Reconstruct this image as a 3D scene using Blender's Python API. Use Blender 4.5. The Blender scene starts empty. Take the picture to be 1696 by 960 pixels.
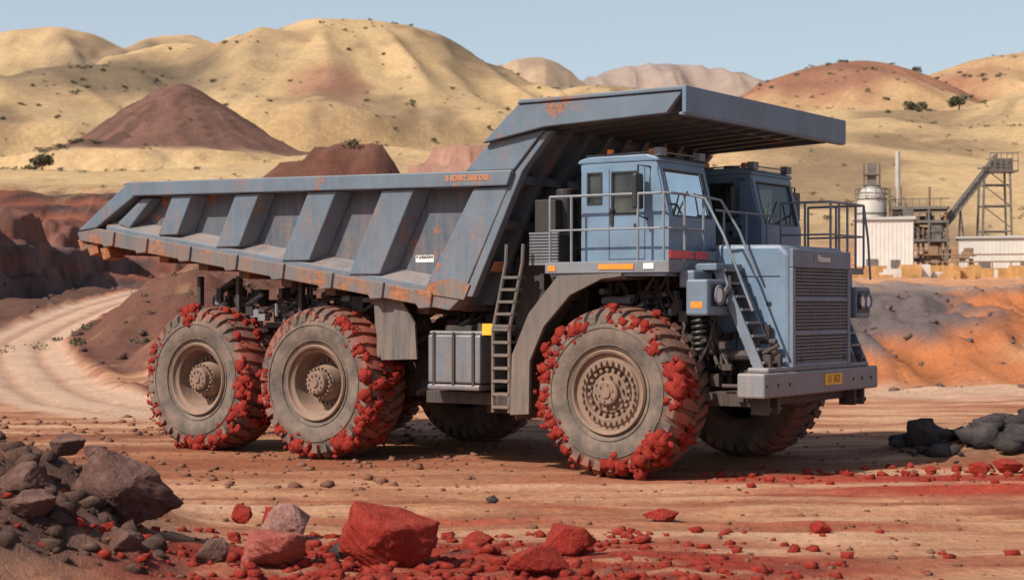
import bpy, bmesh, math, random
import numpy as np
from mathutils import Vector, Matrix
random.seed(7)
rng=np.random.RandomState(11)
sc=bpy.context.scene
sc.view_settings.view_transform='Standard'
sc.view_settings.look='None'
sc.view_settings.exposure=0
# ------------------------------------------------------------------ noise
_p=rng.permutation(512); _p=np.concatenate([_p,_p,_p])
_ga=rng.rand(512)*2*np.pi
def pn(x,y,seed=0):
    x=np.asarray(x,float)+seed*17.31; y=np.asarray(y,float)+seed*9.77
    xi=np.floor(x).astype(int); yi=np.floor(y).astype(int)
    xf=x-xi; yf=y-yi
    u=xf**3*(xf*(xf*6-15)+10); v=yf**3*(yf*(yf*6-15)+10)
    def g(i,j,a,b):
        h=_ga[_p[(_p[i&511]+(j&511))]&511]
        return np.cos(h)*a+np.sin(h)*b
    n00=g(xi,yi,xf,yf); n10=g(xi+1,yi,xf-1,yf); n01=g(xi,yi+1,xf,yf-1); n11=g(xi+1,yi+1,xf-1,yf-1)
    return (n00*(1-u)+n10*u)*(1-v)+(n01*(1-u)+n11*u)*v
def fbm(x,y,o=4,seed=0):
    s=0;a=1
    for i in range(o):
        s=s+a*pn(x*2**i,y*2**i,seed+i); a*=.5
    return s
def ridg(x,y,o=3,seed=0):
    s=0;a=1
    for i in range(o):
        s=s+a*(1-2*np.abs(pn(x*2**i,y*2**i,seed+i))); a*=.5
    return s-1
def ss(a,b,x):
    t=np.clip((x-a)/(b-a),0,1); return t*t*(3-2*t)
# ------------------------------------------------------------------ node helpers
def newmat(name):
    m=bpy.data.materials.new(name); m.use_nodes=True
    nt=m.node_tree
    return m,nt,nt.nodes["Principled BSDF"]
def N(nt,t,**k):
    n=nt.nodes.new(t)
    for a,b in k.items(): setattr(n,a,b)
    return n
def noise(nt,vec,scale,detail=5,rough=.6):
    n=N(nt,'ShaderNodeTexNoise'); n.inputs['Scale'].default_value=scale
    n.inputs['Detail'].default_value=detail; n.inputs['Roughness'].default_value=rough
    nt.links.new(vec,n.inputs['Vector']); return n.outputs['Fac']
def ramp(nt,fac,a,b,va=0.,vb=1.):
    n=N(nt,'ShaderNodeMapRange'); n.clamp=True
    n.inputs['From Min'].default_value=a; n.inputs['From Max'].default_value=b
    n.inputs['To Min'].default_value=va; n.inputs['To Max'].default_value=vb
    nt.links.new(fac,n.inputs['Value']); return n.outputs['Result']
def mth(nt,op,a,b=None):
    n=N(nt,'ShaderNodeMath',operation=op)
    for i,v in enumerate((a,b)):
        if v is None: continue
        if isinstance(v,(int,float)): n.inputs[i].default_value=v
        else: nt.links.new(v,n.inputs[i])
    return n.outputs[0]
def mix(nt,fac,a,b,mode='MIX'):
    n=N(nt,'ShaderNodeMix',data_type='RGBA',blend_type=mode)
    if isinstance(fac,(int,float)): n.inputs[0].default_value=fac
    else: nt.links.new(fac,n.inputs[0])
    for i,v in ((6,a),(7,b)):
        if isinstance(v,tuple): n.inputs[i].default_value=(*v,1)
        else: nt.links.new(v,n.inputs[i])
    return n.outputs[2]
def bump(nt,h,bsdf,strength=.5,dist=.02):
    n=N(nt,'ShaderNodeBump'); n.inputs['Strength'].default_value=strength; n.inputs['Distance'].default_value=dist
    nt.links.new(h,n.inputs['Height']); nt.links.new(n.outputs[0],bsdf.inputs['Normal'])
def grey(nt,v):
    n=N(nt,'ShaderNodeCombineColor')
    for i in range(3): nt.links.new(v,n.inputs[i])
    return n.outputs[0]
def objc(nt): return N(nt,'ShaderNodeTexCoord').outputs['Object']
def paint(name,base,dust=(.32,.22,.16),rust=.0,rough=.45,dustamt=.35,z0=1.2,z1=5.0,metal=0.0):
    m,nt,b=newmat(name); c=objc(nt)
    sep=N(nt,'ShaderNodeSeparateXYZ'); nt.links.new(c,sep.inputs[0])
    n1=noise(nt,c,1.3,6,.65); n2=noise(nt,c,14,4,.6)
    mp=N(nt,'ShaderNodeMapping'); mp.inputs['Scale'].default_value=(5,5,.5); nt.links.new(c,mp.inputs[0])
    n3=noise(nt,mp.outputs[0],1.6,5,.65)
    col=mix(nt,ramp(nt,n1,.3,.7),tuple(x*.80 for x in base),tuple(x*1.2 for x in base))
    low=ramp(nt,sep.outputs[2],z0,z1,1.0,.12)
    d=mth(nt,'MULTIPLY',mth(nt,'MULTIPLY',low,dustamt*2.0),ramp(nt,mth(nt,'ADD',n3,mth(nt,'MULTIPLY',n2,.3)),.45,.85))
    d=mth(nt,'MINIMUM',mth(nt,'ADD',d,dustamt*.08),1.0)
    col=mix(nt,d,col,dust)
    # pale dust lying on upward facing surfaces
    g=N(nt,'ShaderNodeNewGeometry'); sg=N(nt,'ShaderNodeSeparateXYZ'); nt.links.new(g.outputs['Normal'],sg.inputs[0])
    col=mix(nt,mth(nt,'MULTIPLY',ramp(nt,sg.outputs[2],.35,.95),ramp(nt,n1,.3,.6,.15,.55)),col,tuple(x*1.25 for x in dust))
    col=mix(nt,ramp(nt,noise(nt,c,30,3,.8),.62,.75,0,.25),col,tuple(min(1,x*1.8) for x in base))
    if rust>0:
        nr=noise(nt,c,1.15,10,.76)
        r=mth(nt,'MULTIPLY',ramp(nt,nr,.66-rust,.70-rust),.85)
        run=mth(nt,'MULTIPLY',ramp(nt,nr,.57-rust,.68-rust),ramp(nt,n3,.48,.64,0,.6))
        r=mth(nt,'MAXIMUM',r,run)
        col=mix(nt,r,col,mix(nt,ramp(nt,n2,.35,.65),(.17,.06,.03),(.42,.15,.045)))
    nt.links.new(col,b.inputs['Base Color'])
    nt.links.new(ramp(nt,n2,.2,.8,rough-.08,rough+.2),b.inputs['Roughness'])
    b.inputs['Metallic'].default_value=metal
    bump(nt,mth(nt,'ADD',n2,mth(nt,'MULTIPLY',n1,2.0)),b,.2,.012)
    return m
def simple(name,col,rough=.7,var=.25,scale=6,metal=0,bumpd=.0):
    m,nt,b=newmat(name); c=objc(nt); n=noise(nt,c,scale,6,.65)
    nt.links.new(mix(nt,ramp(nt,n,.3,.7),tuple(x*(1-var) for x in col),tuple(min(1,x*(1+var)) for x in col)),b.inputs['Base Color'])
    b.inputs['Roughness'].default_value=rough; b.inputs['Metallic'].default_value=metal
    if bumpd: bump(nt,n,b,.6,bumpd)
    return m
BLUE=paint('truck_blue_paint',(.10,.165,.235),rust=.0,dustamt=.2,z0=1.5,z1=5.5)
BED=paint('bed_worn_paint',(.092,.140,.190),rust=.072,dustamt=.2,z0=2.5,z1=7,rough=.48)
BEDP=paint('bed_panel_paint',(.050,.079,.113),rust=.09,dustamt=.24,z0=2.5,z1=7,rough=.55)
CABM=paint('cab_paint',(.12,.21,.31),rust=0,dustamt=.14,z0=2.5,z1=6,rough=.4)
EDGE=paint('rusty_edge',(.10,.12,.14),dust=(.24,.14,.09),rust=.13,dustamt=.45,z0=2.5,z1=8,rough=.7)
DARK=paint('dark_chassis',(.018,.018,.020),dust=(.14,.09,.065),dustamt=.32,z0=.8,z1=5,rough=.65)
GREYM=paint('grey_steel',(.15,.175,.205),dustamt=.3,z0=1,z1=5,rough=.5)
FEND=paint('dusty_fender',(.10,.095,.09),dust=(.21,.145,.11),dustamt=.6,z0=1,z1=4.5,rough=.8)
RAIL=paint('rail_paint',(.16,.20,.24),dustamt=.2,z0=1,z1=6,rough=.5)
RIM=paint('dusty_rim',(.15,.105,.08),dust=(.29,.18,.125),dustamt=.6,z0=-2,z1=3,rough=.8)
ORANGE=simple('orange_lens',(.85,.25,.03),.3,.1)
REDL=simple('red_reflector',(.65,.04,.03),.3,.1)
YEL=simple('yellow_plate',(.75,.42,.03),.5,.1)
WHITE=simple('white_label',(.7,.7,.68),.6,.1)
BLACK=simple('black_plastic',(.02,.02,.02),.5,.3)
LENS=simple('lamp_lens',(.75,.75,.7),.12,.1)
SEAT=simple('seat_fabric',(.03,.03,.035),.9)
ORTXT=simple('orange_lettering',(.50,.20,.09),.6,.2)
def glassmat():
    m,nt,b=newmat('cab_glass'); nt.nodes.remove(b)
    out=nt.nodes['Material Output']
    tr=N(nt,'ShaderNodeBsdfTransparent'); tr.inputs[0].default_value=(.50,.60,.62,1)
    gl=N(nt,'ShaderNodeBsdfGlossy'); gl.inputs['Roughness'].default_value=.05; gl.inputs[0].default_value=(.8,.88,.9,1)
    df=N(nt,'ShaderNodeBsdfDiffuse'); df.inputs[0].default_value=(.34,.33,.30,1)
    fr=N(nt,'ShaderNodeFresnel'); fr.inputs[0].default_value=1.5
    m1=N(nt,'ShaderNodeMixShader'); nt.links.new(fr.outputs[0],m1.inputs[0]); nt.links.new(tr.outputs[0],m1.inputs[1]); nt.links.new(gl.outputs[0],m1.inputs[2])
    m2=N(nt,'ShaderNodeMixShader'); c=objc(nt); nt.links.new(ramp(nt,noise(nt,c,2,4),.3,.8,.05,.28),m2.inputs[0])
    nt.links.new(m1.outputs[0],m2.inputs[1]); nt.links.new(df.outputs[0],m2.inputs[2])
    nt.links.new(m2.outputs[0],out.inputs['Surface']); return m
GLASS=glassmat()
def tyremat():
    m,nt,b=newmat('dusty_rubber'); c=objc(nt)
    sep=N(nt,'ShaderNodeSeparateXYZ'); nt.links.new(c,sep.inputs[0])
    r=mth(nt,'SQRT',mth(nt,'ADD',mth(nt,'MULTIPLY',sep.outputs[0],sep.outputs[0]),mth(nt,'MULTIPLY',sep.outputs[2],sep.outputs[2])))
    n1=noise(nt,c,2.2,7,.65); n2=noise(nt,c,18,5,.7)
    col=mix(nt,ramp(nt,n1,.35,.65),(.085,.068,.058),(.21,.155,.12))
    tread=ramp(nt,mth(nt,'ADD',r,mth(nt,'MULTIPLY',n1,.12)),1.42,1.52)
    col=mix(nt,tread,col,mix(nt,ramp(nt,n2,.35,.65),(.08,.05,.042),(.24,.11,.075)))
    rd=mth(nt,'MULTIPLY',ramp(nt,noise(nt,c,1.1,4),.46,.60),ramp(nt,r,1.12,1.42))
    col=mix(nt,mth(nt,'MULTIPLY',rd,.7),col,(.34,.075,.042))
    nt.links.new(col,b.inputs['Base Color']); b.inputs['Roughness'].default_value=.9
    bump(nt,n2,b,.4,.02); return m
TYRE=tyremat()
def rockmat(name,a,bc,dust=None,scale=3):
    m,nt,b=newmat(name); c=objc(nt); n1=noise(nt,c,scale,8,.7); n2=noise(nt,c,scale*9,6,.7)
    col=mix(nt,ramp(nt,n1,.3,.7),a,bc)
    col=mix(nt,ramp(nt,n2,.35,.75,.0,.65),col,tuple(x*.45 for x in a))
    if dust:
        g=N(nt,'ShaderNodeNewGeometry'); s=N(nt,'ShaderNodeSeparateXYZ'); nt.links.new(g.outputs['Normal'],s.inputs[0])
        col=mix(nt,mth(nt,'MULTIPLY',ramp(nt,s.outputs[2],.3,.95),ramp(nt,n1,.42,.65,.05,.55)),col,dust)
    nt.links.new(col,b.inputs['Base Color']); b.inputs['Roughness'].default_value=.92
    b.inputs['Specular IOR Level'].default_value=.2
    bump(nt,mth(nt,'ADD',n1,mth(nt,'MULTIPLY',n2,.6)),b,1.0,.07); return m
RED=rockmat('red_ore',(.29,.026,.017),(.46,.052,.032),(.44,.095,.062))
REDC=rockmat('red_clod',(.30,.027,.018),(.50,.060,.040),None,5)
PINK=rockmat('pinkish_rock',(.36,.17,.14),(.50,.27,.23),(.55,.34,.28))
DKR=rockmat('dark_rock',(.04,.035,.036),(.11,.09,.088),(.17,.13,.12))
BRR=rockmat('brown_rock',(.10,.050,.040),(.23,.12,.095),(.35,.21,.17))  # top dust colour also carries the pinkish sunlit tone of the boulder
# ------------------------------------------------------------------ mesh builder
def link(o,parent=None):
    sc.collection.objects.link(o)
    if parent is not None: o.parent=parent
    return o
class B:
    def __init__(s): s.bm=bmesh.new()
    def box(s,x0,x1,y0,y1,z0,z1):
        vs=[s.bm.verts.new((x,y,z)) for z in (z0,z1) for y in (y0,y1) for x in (x0,x1)]
        for f in ((0,2,3,1),(4,5,7,6),(0,1,5,4),(2,6,7,3),(0,4,6,2),(1,3,7,5)): s.bm.faces.new([vs[i] for i in f])
        return vs
    def hexa(s,v8):
        vs=[s.bm.verts.new(p) for p in v8]
        for f in ((0,2,3,1),(4,5,7,6),(0,1,5,4),(2,6,7,3),(0,4,6,2),(1,3,7,5)): s.bm.faces.new([vs[i] for i in f])
    def prism(s,poly,y0,y1,taper=None):
        a=[s.bm.verts.new((x,y0,z)) for x,z in poly]
        q=taper or poly
        b=[s.bm.verts.new((x,y1,z)) for x,z in q]
        n=len(poly)
        s.bm.faces.new(a); s.bm.faces.new(b[::-1])
        for i in range(n): s.bm.faces.new((a[i],b[i],b[(i+1)%n],a[(i+1)%n]))
    def tube(s,pts,r,n=7,closed=False):
        pts=[Vector(p) for p in pts]; rings=[]
        for i,p in enumerate(pts):
            if i==0: d=pts[1]-p
            elif i==len(pts)-1: d=p-pts[i-1]
            else: d=(pts[i+1]-pts[i-1])
            d.normalize()
            up=Vector((0,0,1)) if abs(d.z)<.9 else Vector((1,0,0))
            a=d.cross(up).normalized(); b=d.cross(a)
            rings.append([s.bm.verts.new(p+r*(math.cos(t)*a+math.sin(t)*b)) for t in [2*math.pi*k/n for k in range(n)]])
        for i in range(len(rings)-1):
            for k in range(n): s.bm.faces.new((rings[i][k],rings[i][(k+1)%n],rings[i+1][(k+1)%n],rings[i+1][k]))
        s.bm.faces.new(rings[0]); s.bm.faces.new(rings[-1][::-1])
    def cyl(s,p0,p1,r,n=16): s.tube([p0,p1],r,n)
    def lathe(s,prof,c=(0,0,0),n=48,axis='y'):
        rings=[]
        for (y,r) in prof:
            ring=[]
            for k in range(n):
                t=2*math.pi*k/n
                if axis=='y': ring.append(s.bm.verts.new((c[0]+r*math.cos(t),c[1]+y,c[2]+r*math.sin(t))))
                else: ring.append(s.bm.verts.new((c[0]+r*math.cos(t),c[1]+r*math.sin(t),c[2]+y)))
            rings.append(ring)
        for i in range(len(rings)-1):
            for k in range(n): s.bm.faces.new((rings[i][k],rings[i][(k+1)%n],rings[i+1][(k+1)%n],rings[i+1][k]))
    def panel(s,f,us,vs,holes):
        V={}
        for i,u in enumerate(us):
            for j,v in enumerate(vs): V[i,j]=s.bm.verts.new(f(u,v))
        for i in range(len(us)-1):
            for j in range(len(vs)-1):
                if (i,j) in holes: continue
                s.bm.faces.new((V[i,j],V[i+1,j],V[i+1,j+1],V[i,j+1]))
    def mirror(s,yc):
        g=bmesh.ops.duplicate(s.bm,geom=s.bm.verts[:]+s.bm.edges[:]+s.bm.faces[:])['geom']
        for v in g:
            if isinstance(v,bmesh.types.BMVert): v.co.y=2*yc-v.co.y
    def done(s,name,mat,parent=None,bev=0,smooth=False,solid=0,loc=None,rot=None):
        bmesh.ops.recalc_face_normals(s.bm,faces=s.bm.faces[:])
        me=bpy.data.meshes.new(name); s.bm.to_mesh(me); s.bm.free()
        me.materials.append(mat)
        if smooth:
            me.polygons.foreach_set('use_smooth',[True]*len(me.polygons))
            if hasattr(me,'set_sharp_from_angle'): me.set_sharp_from_angle(angle=math.radians(35))
        o=bpy.data.objects.new(name,me); link(o,parent)
        if solid:
            m=o.modifiers.new('s','SOLIDIFY'); m.thickness=solid; m.offset=0
        if bev:
            m=o.modifiers.new('b','BEVEL'); m.width=bev; m.segments=2; m.limit_method='ANGLE'; m.angle_limit=math.radians(40)
        if loc: o.location=loc
        if rot: o.rotation_euler=rot
        return o
# angular rocks: convex hulls of random points, chipped and roughened
def hull(seed,npts=11,bev=0,cuts=0,lo=.72):
    r=np.random.RandomState(seed); p=r.normal(size=(npts*6,3)); p/=np.linalg.norm(p,axis=1)[:,None]
    keep=[0]
    for _ in range(npts-1):
        d=np.min(np.linalg.norm(p[:,None,:]-p[keep][None,:,:],axis=2),axis=1)*r.uniform(.6,1,len(p)); keep.append(int(np.argmax(d)))
    p=p[keep]*r.uniform(lo,1.08,npts)[:,None]
    bm=bmesh.new(); vs=[bm.verts.new(q) for q in p]
    res=bmesh.ops.convex_hull(bm,input=vs)
    bad=[g for g in set(res['geom_interior']+res['geom_unused']) if isinstance(g,bmesh.types.BMVert)]
    if bad: bmesh.ops.delete(bm,geom=bad,context='VERTS')
    if bev: bmesh.ops.bevel(bm,geom=bm.edges[:],offset=bev,segments=1,affect='EDGES',profile=.5)
    bmesh.ops.triangulate(bm,faces=bm.faces[:])
    for _ in range(cuts):
        bmesh.ops.subdivide_edges(bm,edges=bm.edges[:],cuts=1,use_grid_fill=True)
    bmesh.ops.triangulate(bm,faces=bm.faces[:])
    bm.verts.ensure_lookup_table(); bm.verts.index_update()
    v=np.array([q.co[:] for q in bm.verts]); f=np.array([[q.index for q in t.verts] for t in bm.faces]); bm.free()
    return v,f
HL=[hull(100+i,7+i%4,lo=.6) for i in range(40)]
def n3(v,s,seed,o=3): return fbm(v[:,0]*s+v[:,2]*s*.7+seed,v[:,1]*s-v[:,2]*s*.8,o,seed%17)
def rotm(r):
    return np.array(Matrix.Rotation(r.uniform(0,6.3),3,'Z')@Matrix.Rotation(r.uniform(0,6.3),3,'X'))
def meshnp(name,v,f,mat,parent=None,smooth=False,col=None):
    me=bpy.data.meshes.new(name)
    me.vertices.add(len(v)); me.vertices.foreach_set('co',np.asarray(v,np.float32).ravel())
    k=f.shape[1]; me.loops.add(f.size); me.loops.foreach_set('vertex_index',f.ravel().astype(np.int32))
    me.polygons.add(len(f)); me.polygons.foreach_set('loop_start',np.arange(0,f.size,k,dtype=np.int32)); me.polygons.foreach_set('loop_total',np.full(len(f),k,np.int32))
    me.update(calc_edges=True)
    if smooth: me.polygons.foreach_set('use_smooth',[True]*len(f))
    if col is not None:
        a=me.color_attributes.new('Col','FLOAT_COLOR','POINT'); a.data.foreach_set('color',np.c_[col,np.ones(len(col))].astype(np.float32).ravel())
    me.materials.append(mat); o=bpy.data.objects.new(name,me); link(o,parent); return o
def rocks_mesh(name,items,mat,parent=None,flat=False):
    V=[];F=[];off=0
    for i,(p,s,seed) in enumerate(items):
        r=np.random.RandomState(seed); bv,bf=HL[seed%40]
        v=bv@rotm(r).T*np.array(s)
        V.append(v+np.array(p)); F.append(bf+off); off+=len(bv)
    return meshnp(name,np.vstack(V),np.vstack(F),mat,parent)
def rock(name,x,y,size,seed,mat,sink=.3,rz=0,npts=12):
    v,f=hull(seed,npts,.035,4,.66)
    v=v*(1+.07*n3(v,2.2,seed)+.06*n3(v,6,seed+3)+.03*n3(v,15,seed+5,2))[:,None]*np.array(size)*1.06
    o=meshnp(name,v,f,mat); o.location=(x,y,float(H(np.array([x]),np.array([y]))[0])+size[2]*(1-sink)); o.rotation_euler=(0,0,rz); return o
# ------------------------------------------------------------------ terrain
LY=[-9999,0,63,75,88,105,125,150,175,190,235,300,400,550,700,1000,1500,6000]
LH=[0,0,0,.5,1,1.7,2.8,4.05,5.6,7,17.5,25.5,37,50,56,70,75,40]
RY=[-9999,0,66,76,95,130,200,228,300,450,700,1000,1500,6000]
RH=[0,0,0,2.0,3.9,4.6,5.8,6.5,24,53,60,70,75,40]
ROAD=[(-3,42),(-9.4,46.5),(-13.8,54),(-17.2,63),(-21.4,75),(-25.2,88),(-28.2,105),(-30.4,125),(-32.0,150),(-32.4,182)]
def roadd(x,y):
    d=np.full(np.shape(x),1e9)
    for (ax,ay),(bx,by) in zip(ROAD[:-1],ROAD[1:]):
        t=np.clip(((x-ax)*(bx-ax)+(y-ay)*(by-ay))/((bx-ax)**2+(by-ay)**2),0,1)
        d=np.minimum(d,np.hypot(x-ax-t*(bx-ax),y-ay-t*(by-ay)))
    return d
def gb(x,y,x0,y0,rxl,rxr,ry,p=2.):
    dx=x-x0; rx=np.where(dx<0,rxl,rxr)
    return np.exp(-((dx/rx)**2+((y-y0)/ry)**2)**(p/2))
def smax(a,b,k):
    h=np.clip(.5+.5*(a-b)/k,0,1); return b*(1-h)+a*h+k*h*(1-h)
BUMPS=[ # x0,y0,peak,rxl,rxr,ry
 (-68,750,127,150,108,170),(45,850,112,80,95,130),(-288,1100,180,170,130,180),(-205,1090,174,110,80,160),
 (-150,620,90,70,70,110),(187,2200,308,330,385,500),(20,1600,233,140,110,300),
 (130,650,96,75,60,120),(205,720,108,80,160,130),(160,470,66,55,120,90),(-360,900,150,90,160,150)]
def H(x,y,full=False):
    x=np.asarray(x,float); y=np.asarray(y,float)
    w=ss(0,1,(x-.03*y+3)/(.09*y.clip(0)+5))
    l=np.interp(y,LY,LH); r=np.interp(y,RY,RH); b=l*(1-w)+r*w
    far=ss(220,420,y)
    h=b+far*(fbm(x/90,y/90,4,3)*7)
    for i,(x0,y0,pk,a,c,ry) in enumerate(BUMPS):
        bb=np.interp(y0,LY,LH)-8
        wob=fbm(x/120+i,y/120,3,5)*.10
        g=gb(x,y,x0,y0,a,c,ry)
        rr=ridg(x/62+i*3+y/160,y/230,2,8)*(1-g)*g*.62
        cand=bb+(pk-bb)*(g*(1+wob*(1-g)*3)+rr)-2-(1-ss(0,.22,g))*(bb+60)
        h=smax(h,cand,6)
    gul=ridg(x/34+fbm(x/60,y/60,2,2),y/110,3,44)
    h=h+ss(380,560,y)*gul*1.5*(1-ss(1000,1400,y))
    # cone hill
    rc=np.hypot(x+77,(y-400)*.8)*(1+.14*fbm(x/20,y/20,3,41)); ang=np.arctan2(y-400,x+77)
    cone=32.5+22.0*np.exp(-((rc**2+9)**.5/22.5)**1.5)*1.04+1.2*ridg(ang*5,rc/30,3,4)*np.exp(-((rc-17)/13)**2)
    coneM=1-ss(33,41,rc+4*fbm(x/9,y/9,3,2))
    h=np.where(rc<60,smax(h-1.5*(rc<36),cone-(rc>42)*(rc-42)*1.2,1.2),h)
    # mid banks
    n1=fbm(x/14,y/14,4,6); rg=ridg(x/9,y/13,4,7); n2=fbm(x/3.2,y/3.8,4,46); rg2=ridg(x/4.2+n1,y/7,4,47)
    bank1=26.8*gb(x,y,-23,266,30,12,20,2.6)+rg*.8+n1*1.6+n2*.5; bank2=25.0*gb(x,y,-5,240,17,20,20,3)+rg*1.1+n1*1.5+n2*.5
    h=np.where(bank1>6,smax(h,bank1,1.2),h); h=np.where(bank2>6,smax(h,bank2,1.2),h)
    pitL=ss(-37.5,-44.5,x+2*n1)*ss(114,146,y)*(1-ss(185,215,y))
    h=np.maximum(h,np.where(pitL>0,pitL*(10.8+n1*1.8+rg*.7),-9))
    wl=ss(150,182,y)*(1-ss(250,290,y))*(1-w)
    tw=np.maximum(wl,ss(.03,.25,pitL))
    hh=h+n1*1.2*tw; t=2.7; q=np.floor(hh/t)*t+t*ss(.66,1,(hh/t)%1)
    h=h*(1-.92*tw)+q*.92*tw+tw*(rg*.35+n1*.4+rg2*.45+n2*.45)
    # right cut
    cr=ss(64,72,y)*(1-ss(84,97,y))*ss(9,14,x)
    gy=ridg(x/3.4+n1*.6,y/24,4,9)
    h=h+cr*(gy*.8+n1*.6+n2*.25)
    rd=roadd(x,y)
    m=3.4*gb(x,y,-19.0,116,5.5,9,14)+2.0*gb(x,y,-17.8,91,3.4,5,7)+1.2*gb(x,y,-12.2,70,3.2,4,5)+2.4*gb(x,y,-12,102,7,12,20)
    off=ss(2.0,4.6,rd)
    h=h+off*m*(1+.35*n1+.22*n2)
    mid=ss(48,70,y)*(1-ss(190,240,y))
    h=h+off*mid*(fbm(x/6,y/6,4,10)*.6+n2*.28)
    # banked windrow at the road edge and two wheel ruts
    h=h+(.28*np.exp(-((rd-2.6)/.45)**2)*(1+n2))*ss(50,60,y)*(1-ss(170,185,y))
    h=h-.12*np.exp(-((rd-.9)/.25)**2)*ss(44,52,y)
    # near relief
    near=1-ss(60,90,y)
    h=h+near*(fbm(x/3.2,y/2.2,4,12)*.06+fbm(x/.9,y/.5,3,14)*.025)
    rc1=fbm(x/6,y/6,2,3)*.5
    ruts=0
    for yy,ww,sl in ((24.2,.22,.05),(25.0,.3,.05),(26.6,.25,.05),(27.4,.3,.06),(22.9,.2,.04),(28.3,.2,-.03),(23.6,.18,-.06)): ruts=ruts+np.exp(-((y-yy-sl*x+rc1)/ww)**2)
    h=h-near*.06*ruts*(1+.6*fbm(x/.4,y/.4,2,71))
    mound=gb(x,y,-7.3,21.5,6,2.35,3.6,3)*1.15
    mound2=gb(x,y,-5.6,18.7,3,1.6,1.7,2.5)*.5
    h=h+mound*(1+.38*fbm(x/.9,y/.9,4,15)+.22*ridg(x/.45,y/.45,4,51))+mound2*(1+.5*fbm(x/.5,y/.5,4,16)+.3*ridg(x/.25,y/.25,3,52))
    redm=gb(x,y,-1,19.5,4.8,5.0,2.4,3)
    h=h+redm*(.07+fbm(x/.5,y/.5,4,18)*.11)
    pile=gb(x,y,11.2,34.5,3.2,9,1.6,2.5); h=h+pile*.5*(1+.4*fbm(x/.7,y/.7,3,19))
    if not full: return h
    # ---------- colours
    def C(*a): return np.array(a)[None,:]
    def mx(c,col,m): return c*(1-m[:,None])+col*m[:,None]
    s1=fbm(x/7,y/1.1,5,20); s2=fbm(x/2.0,y/.6,4,22); s3=fbm(x/30,y/30,4,24)
    tan=C(.56,.285,.155); rb=C(.34,.115,.06); redd=C(.37,.045,.026); gold=C(.555,.375,.195); road=C(.64,.42,.29)
    dk=C(.06,.036,.031); pg=C(.15,.117,.112); org=C(.47,.165,.065)
    c=np.repeat(tan,len(x),0)
    c=mx(c,rb,np.clip(ss(-.2,.45,s1+.4*s2)*.85,0,1))
    c=mx(c,C(.68,.41,.25),ss(.06,.42,-s1+.3*s2)*.75)
    c=mx(c,rb*.85,np.clip(near*ruts,0,1)*ss(-.4,.3,s2)*.55)
    c=mx(c,rb,.7*gb(x,y,0,33.5,16,7,4.2,4))
    c=mx(c,rb*.75,ss(19,31,y)*(1-ss(36,48,y))*ss(-4,-9,x)*.85*ss(-.4,.3,s2+s1))
    midm=ss(44,58,y)
    c=mx(c,rb*1.1,midm*ss(-.3,.4,s3+s2*.5)*.8)
    c=mx(c,redd*1.1,gb(x,y,8.5,29.2,6.0,9,2.1,3)*ss(-.7,.05,s1+.5*s2)*.95)
    c=mx(c,redd*1.1,gb(x,y,5,24.5,9,9,1.4,2)*ss(.0,.5,s1-s2*.5)*.75)
    c=mx(c,redd*.85,np.clip(redm*1.4,0,1)*ss(-.8,.0,s2+s1*.4)*.95)
    c=mx(c,dk*1.6,np.clip(redm*1.1,0,1)*ss(.15,.55,fbm(x/.7,y/.5,4,54))*.7)
    mc=dk*1.5+(C(.25,.13,.09)-dk)*ss(-.3,.6,fbm(x/.6,y/.6,4,55))[:,None]*.75
    c=mx(c,mc,np.clip(mound*1.8+mound2*2.5,0,1)*.96)
    c=mx(c,C(.30,.12,.06),np.clip(mound*1.5,0,1)*ss(.15,.5,s2)*.6)
    c=mx(c,dk*1.3,np.clip(pile*1.6,0,1)*ss(-.5,.1,s2))
    # valley sides
    gl=off*ss(66,84,y)*(1-w)
    c=mx(c,gold*.8,gl*ss(-.35,.15,fbm(x/9,y/12,4,26)))
    c=mx(c,C(.17,.08,.055),gl*ss(-.05,.35,n2+.3*n1)*.9)
    c=mx(c,C(.155,.066,.048),ss(2.0,2.9,rd+.25*n2)*ss(50,60,y)*(1-ss(98,110,y))*(1-w)*.94*ss(-.6,-.05,s2*.6+s3+n2*.6))
    c=mx(c,gold*.85,gl*gb(x,y,-19.5,117,7,8,12,3)*ss(-.3,.2,-n2)*.9)
    c=mx(c,C(.12,.058,.045),ss(2.2,3.0,rd+.3*n2)*(x<-24)*ss(66,84,y)*(1-ss(175,190,y))*.93)
    c=mx(c,road,(1-ss(1.9,2.5,rd+.35*n1+.25*n2))*ss(40,50,y)*(.92+.08*ss(-.3,.3,s2)))
    c=mx(c,C(.40,.21,.135),np.exp(-((rd-.9)/.28)**2)*ss(44,52,y)*.65)
    # walls
    hs=h+1.0*n1+.4*n2
    st=np.sin(hs*2.3)*.5+.5; st2=np.sin(hs*5.3+2)*.5+.5
    wc=dk*1.1+(C(.29,.088,.05)-dk)*(st*.9*ss(-.6,.3,n1+.2))[:,None]
    wc=mx(wc,C(.26,.17,.14),st2*.4*ss(-.3,.4,-n1)); wc=mx(wc,gold*.8,ss(.38,.85,n2+.5*n1)*.5)
    c=mx(c,wc,np.clip(wl*1.8*(1-ss(240,264,y+8*n1)),0,1)*ss(2.4,3.4,rd))
    pc=dk*1.0+(C(.16,.118,.11)-dk)*ss(-.3,.8,rg2+.5*n2)[:,None]
    pc=mx(pc,C(.25,.078,.045),st*.55*ss(4,6,h)); pc=mx(pc,C(.23,.08,.05),ss(7.5,9.5,h+n1)*.7)
    pc=mx(pc,C(.24,.17,.145),st2*.3)
    c=mx(c,pc,np.clip(pitL*1.8,0,1)*.97)
    # right cut
    dg=h*1.0+1.2*n1-.34*(x-16.5)
    cc=mx(np.repeat(org,len(x),0),pg,ss(.9,2.0,dg+.5*gy))
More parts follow.
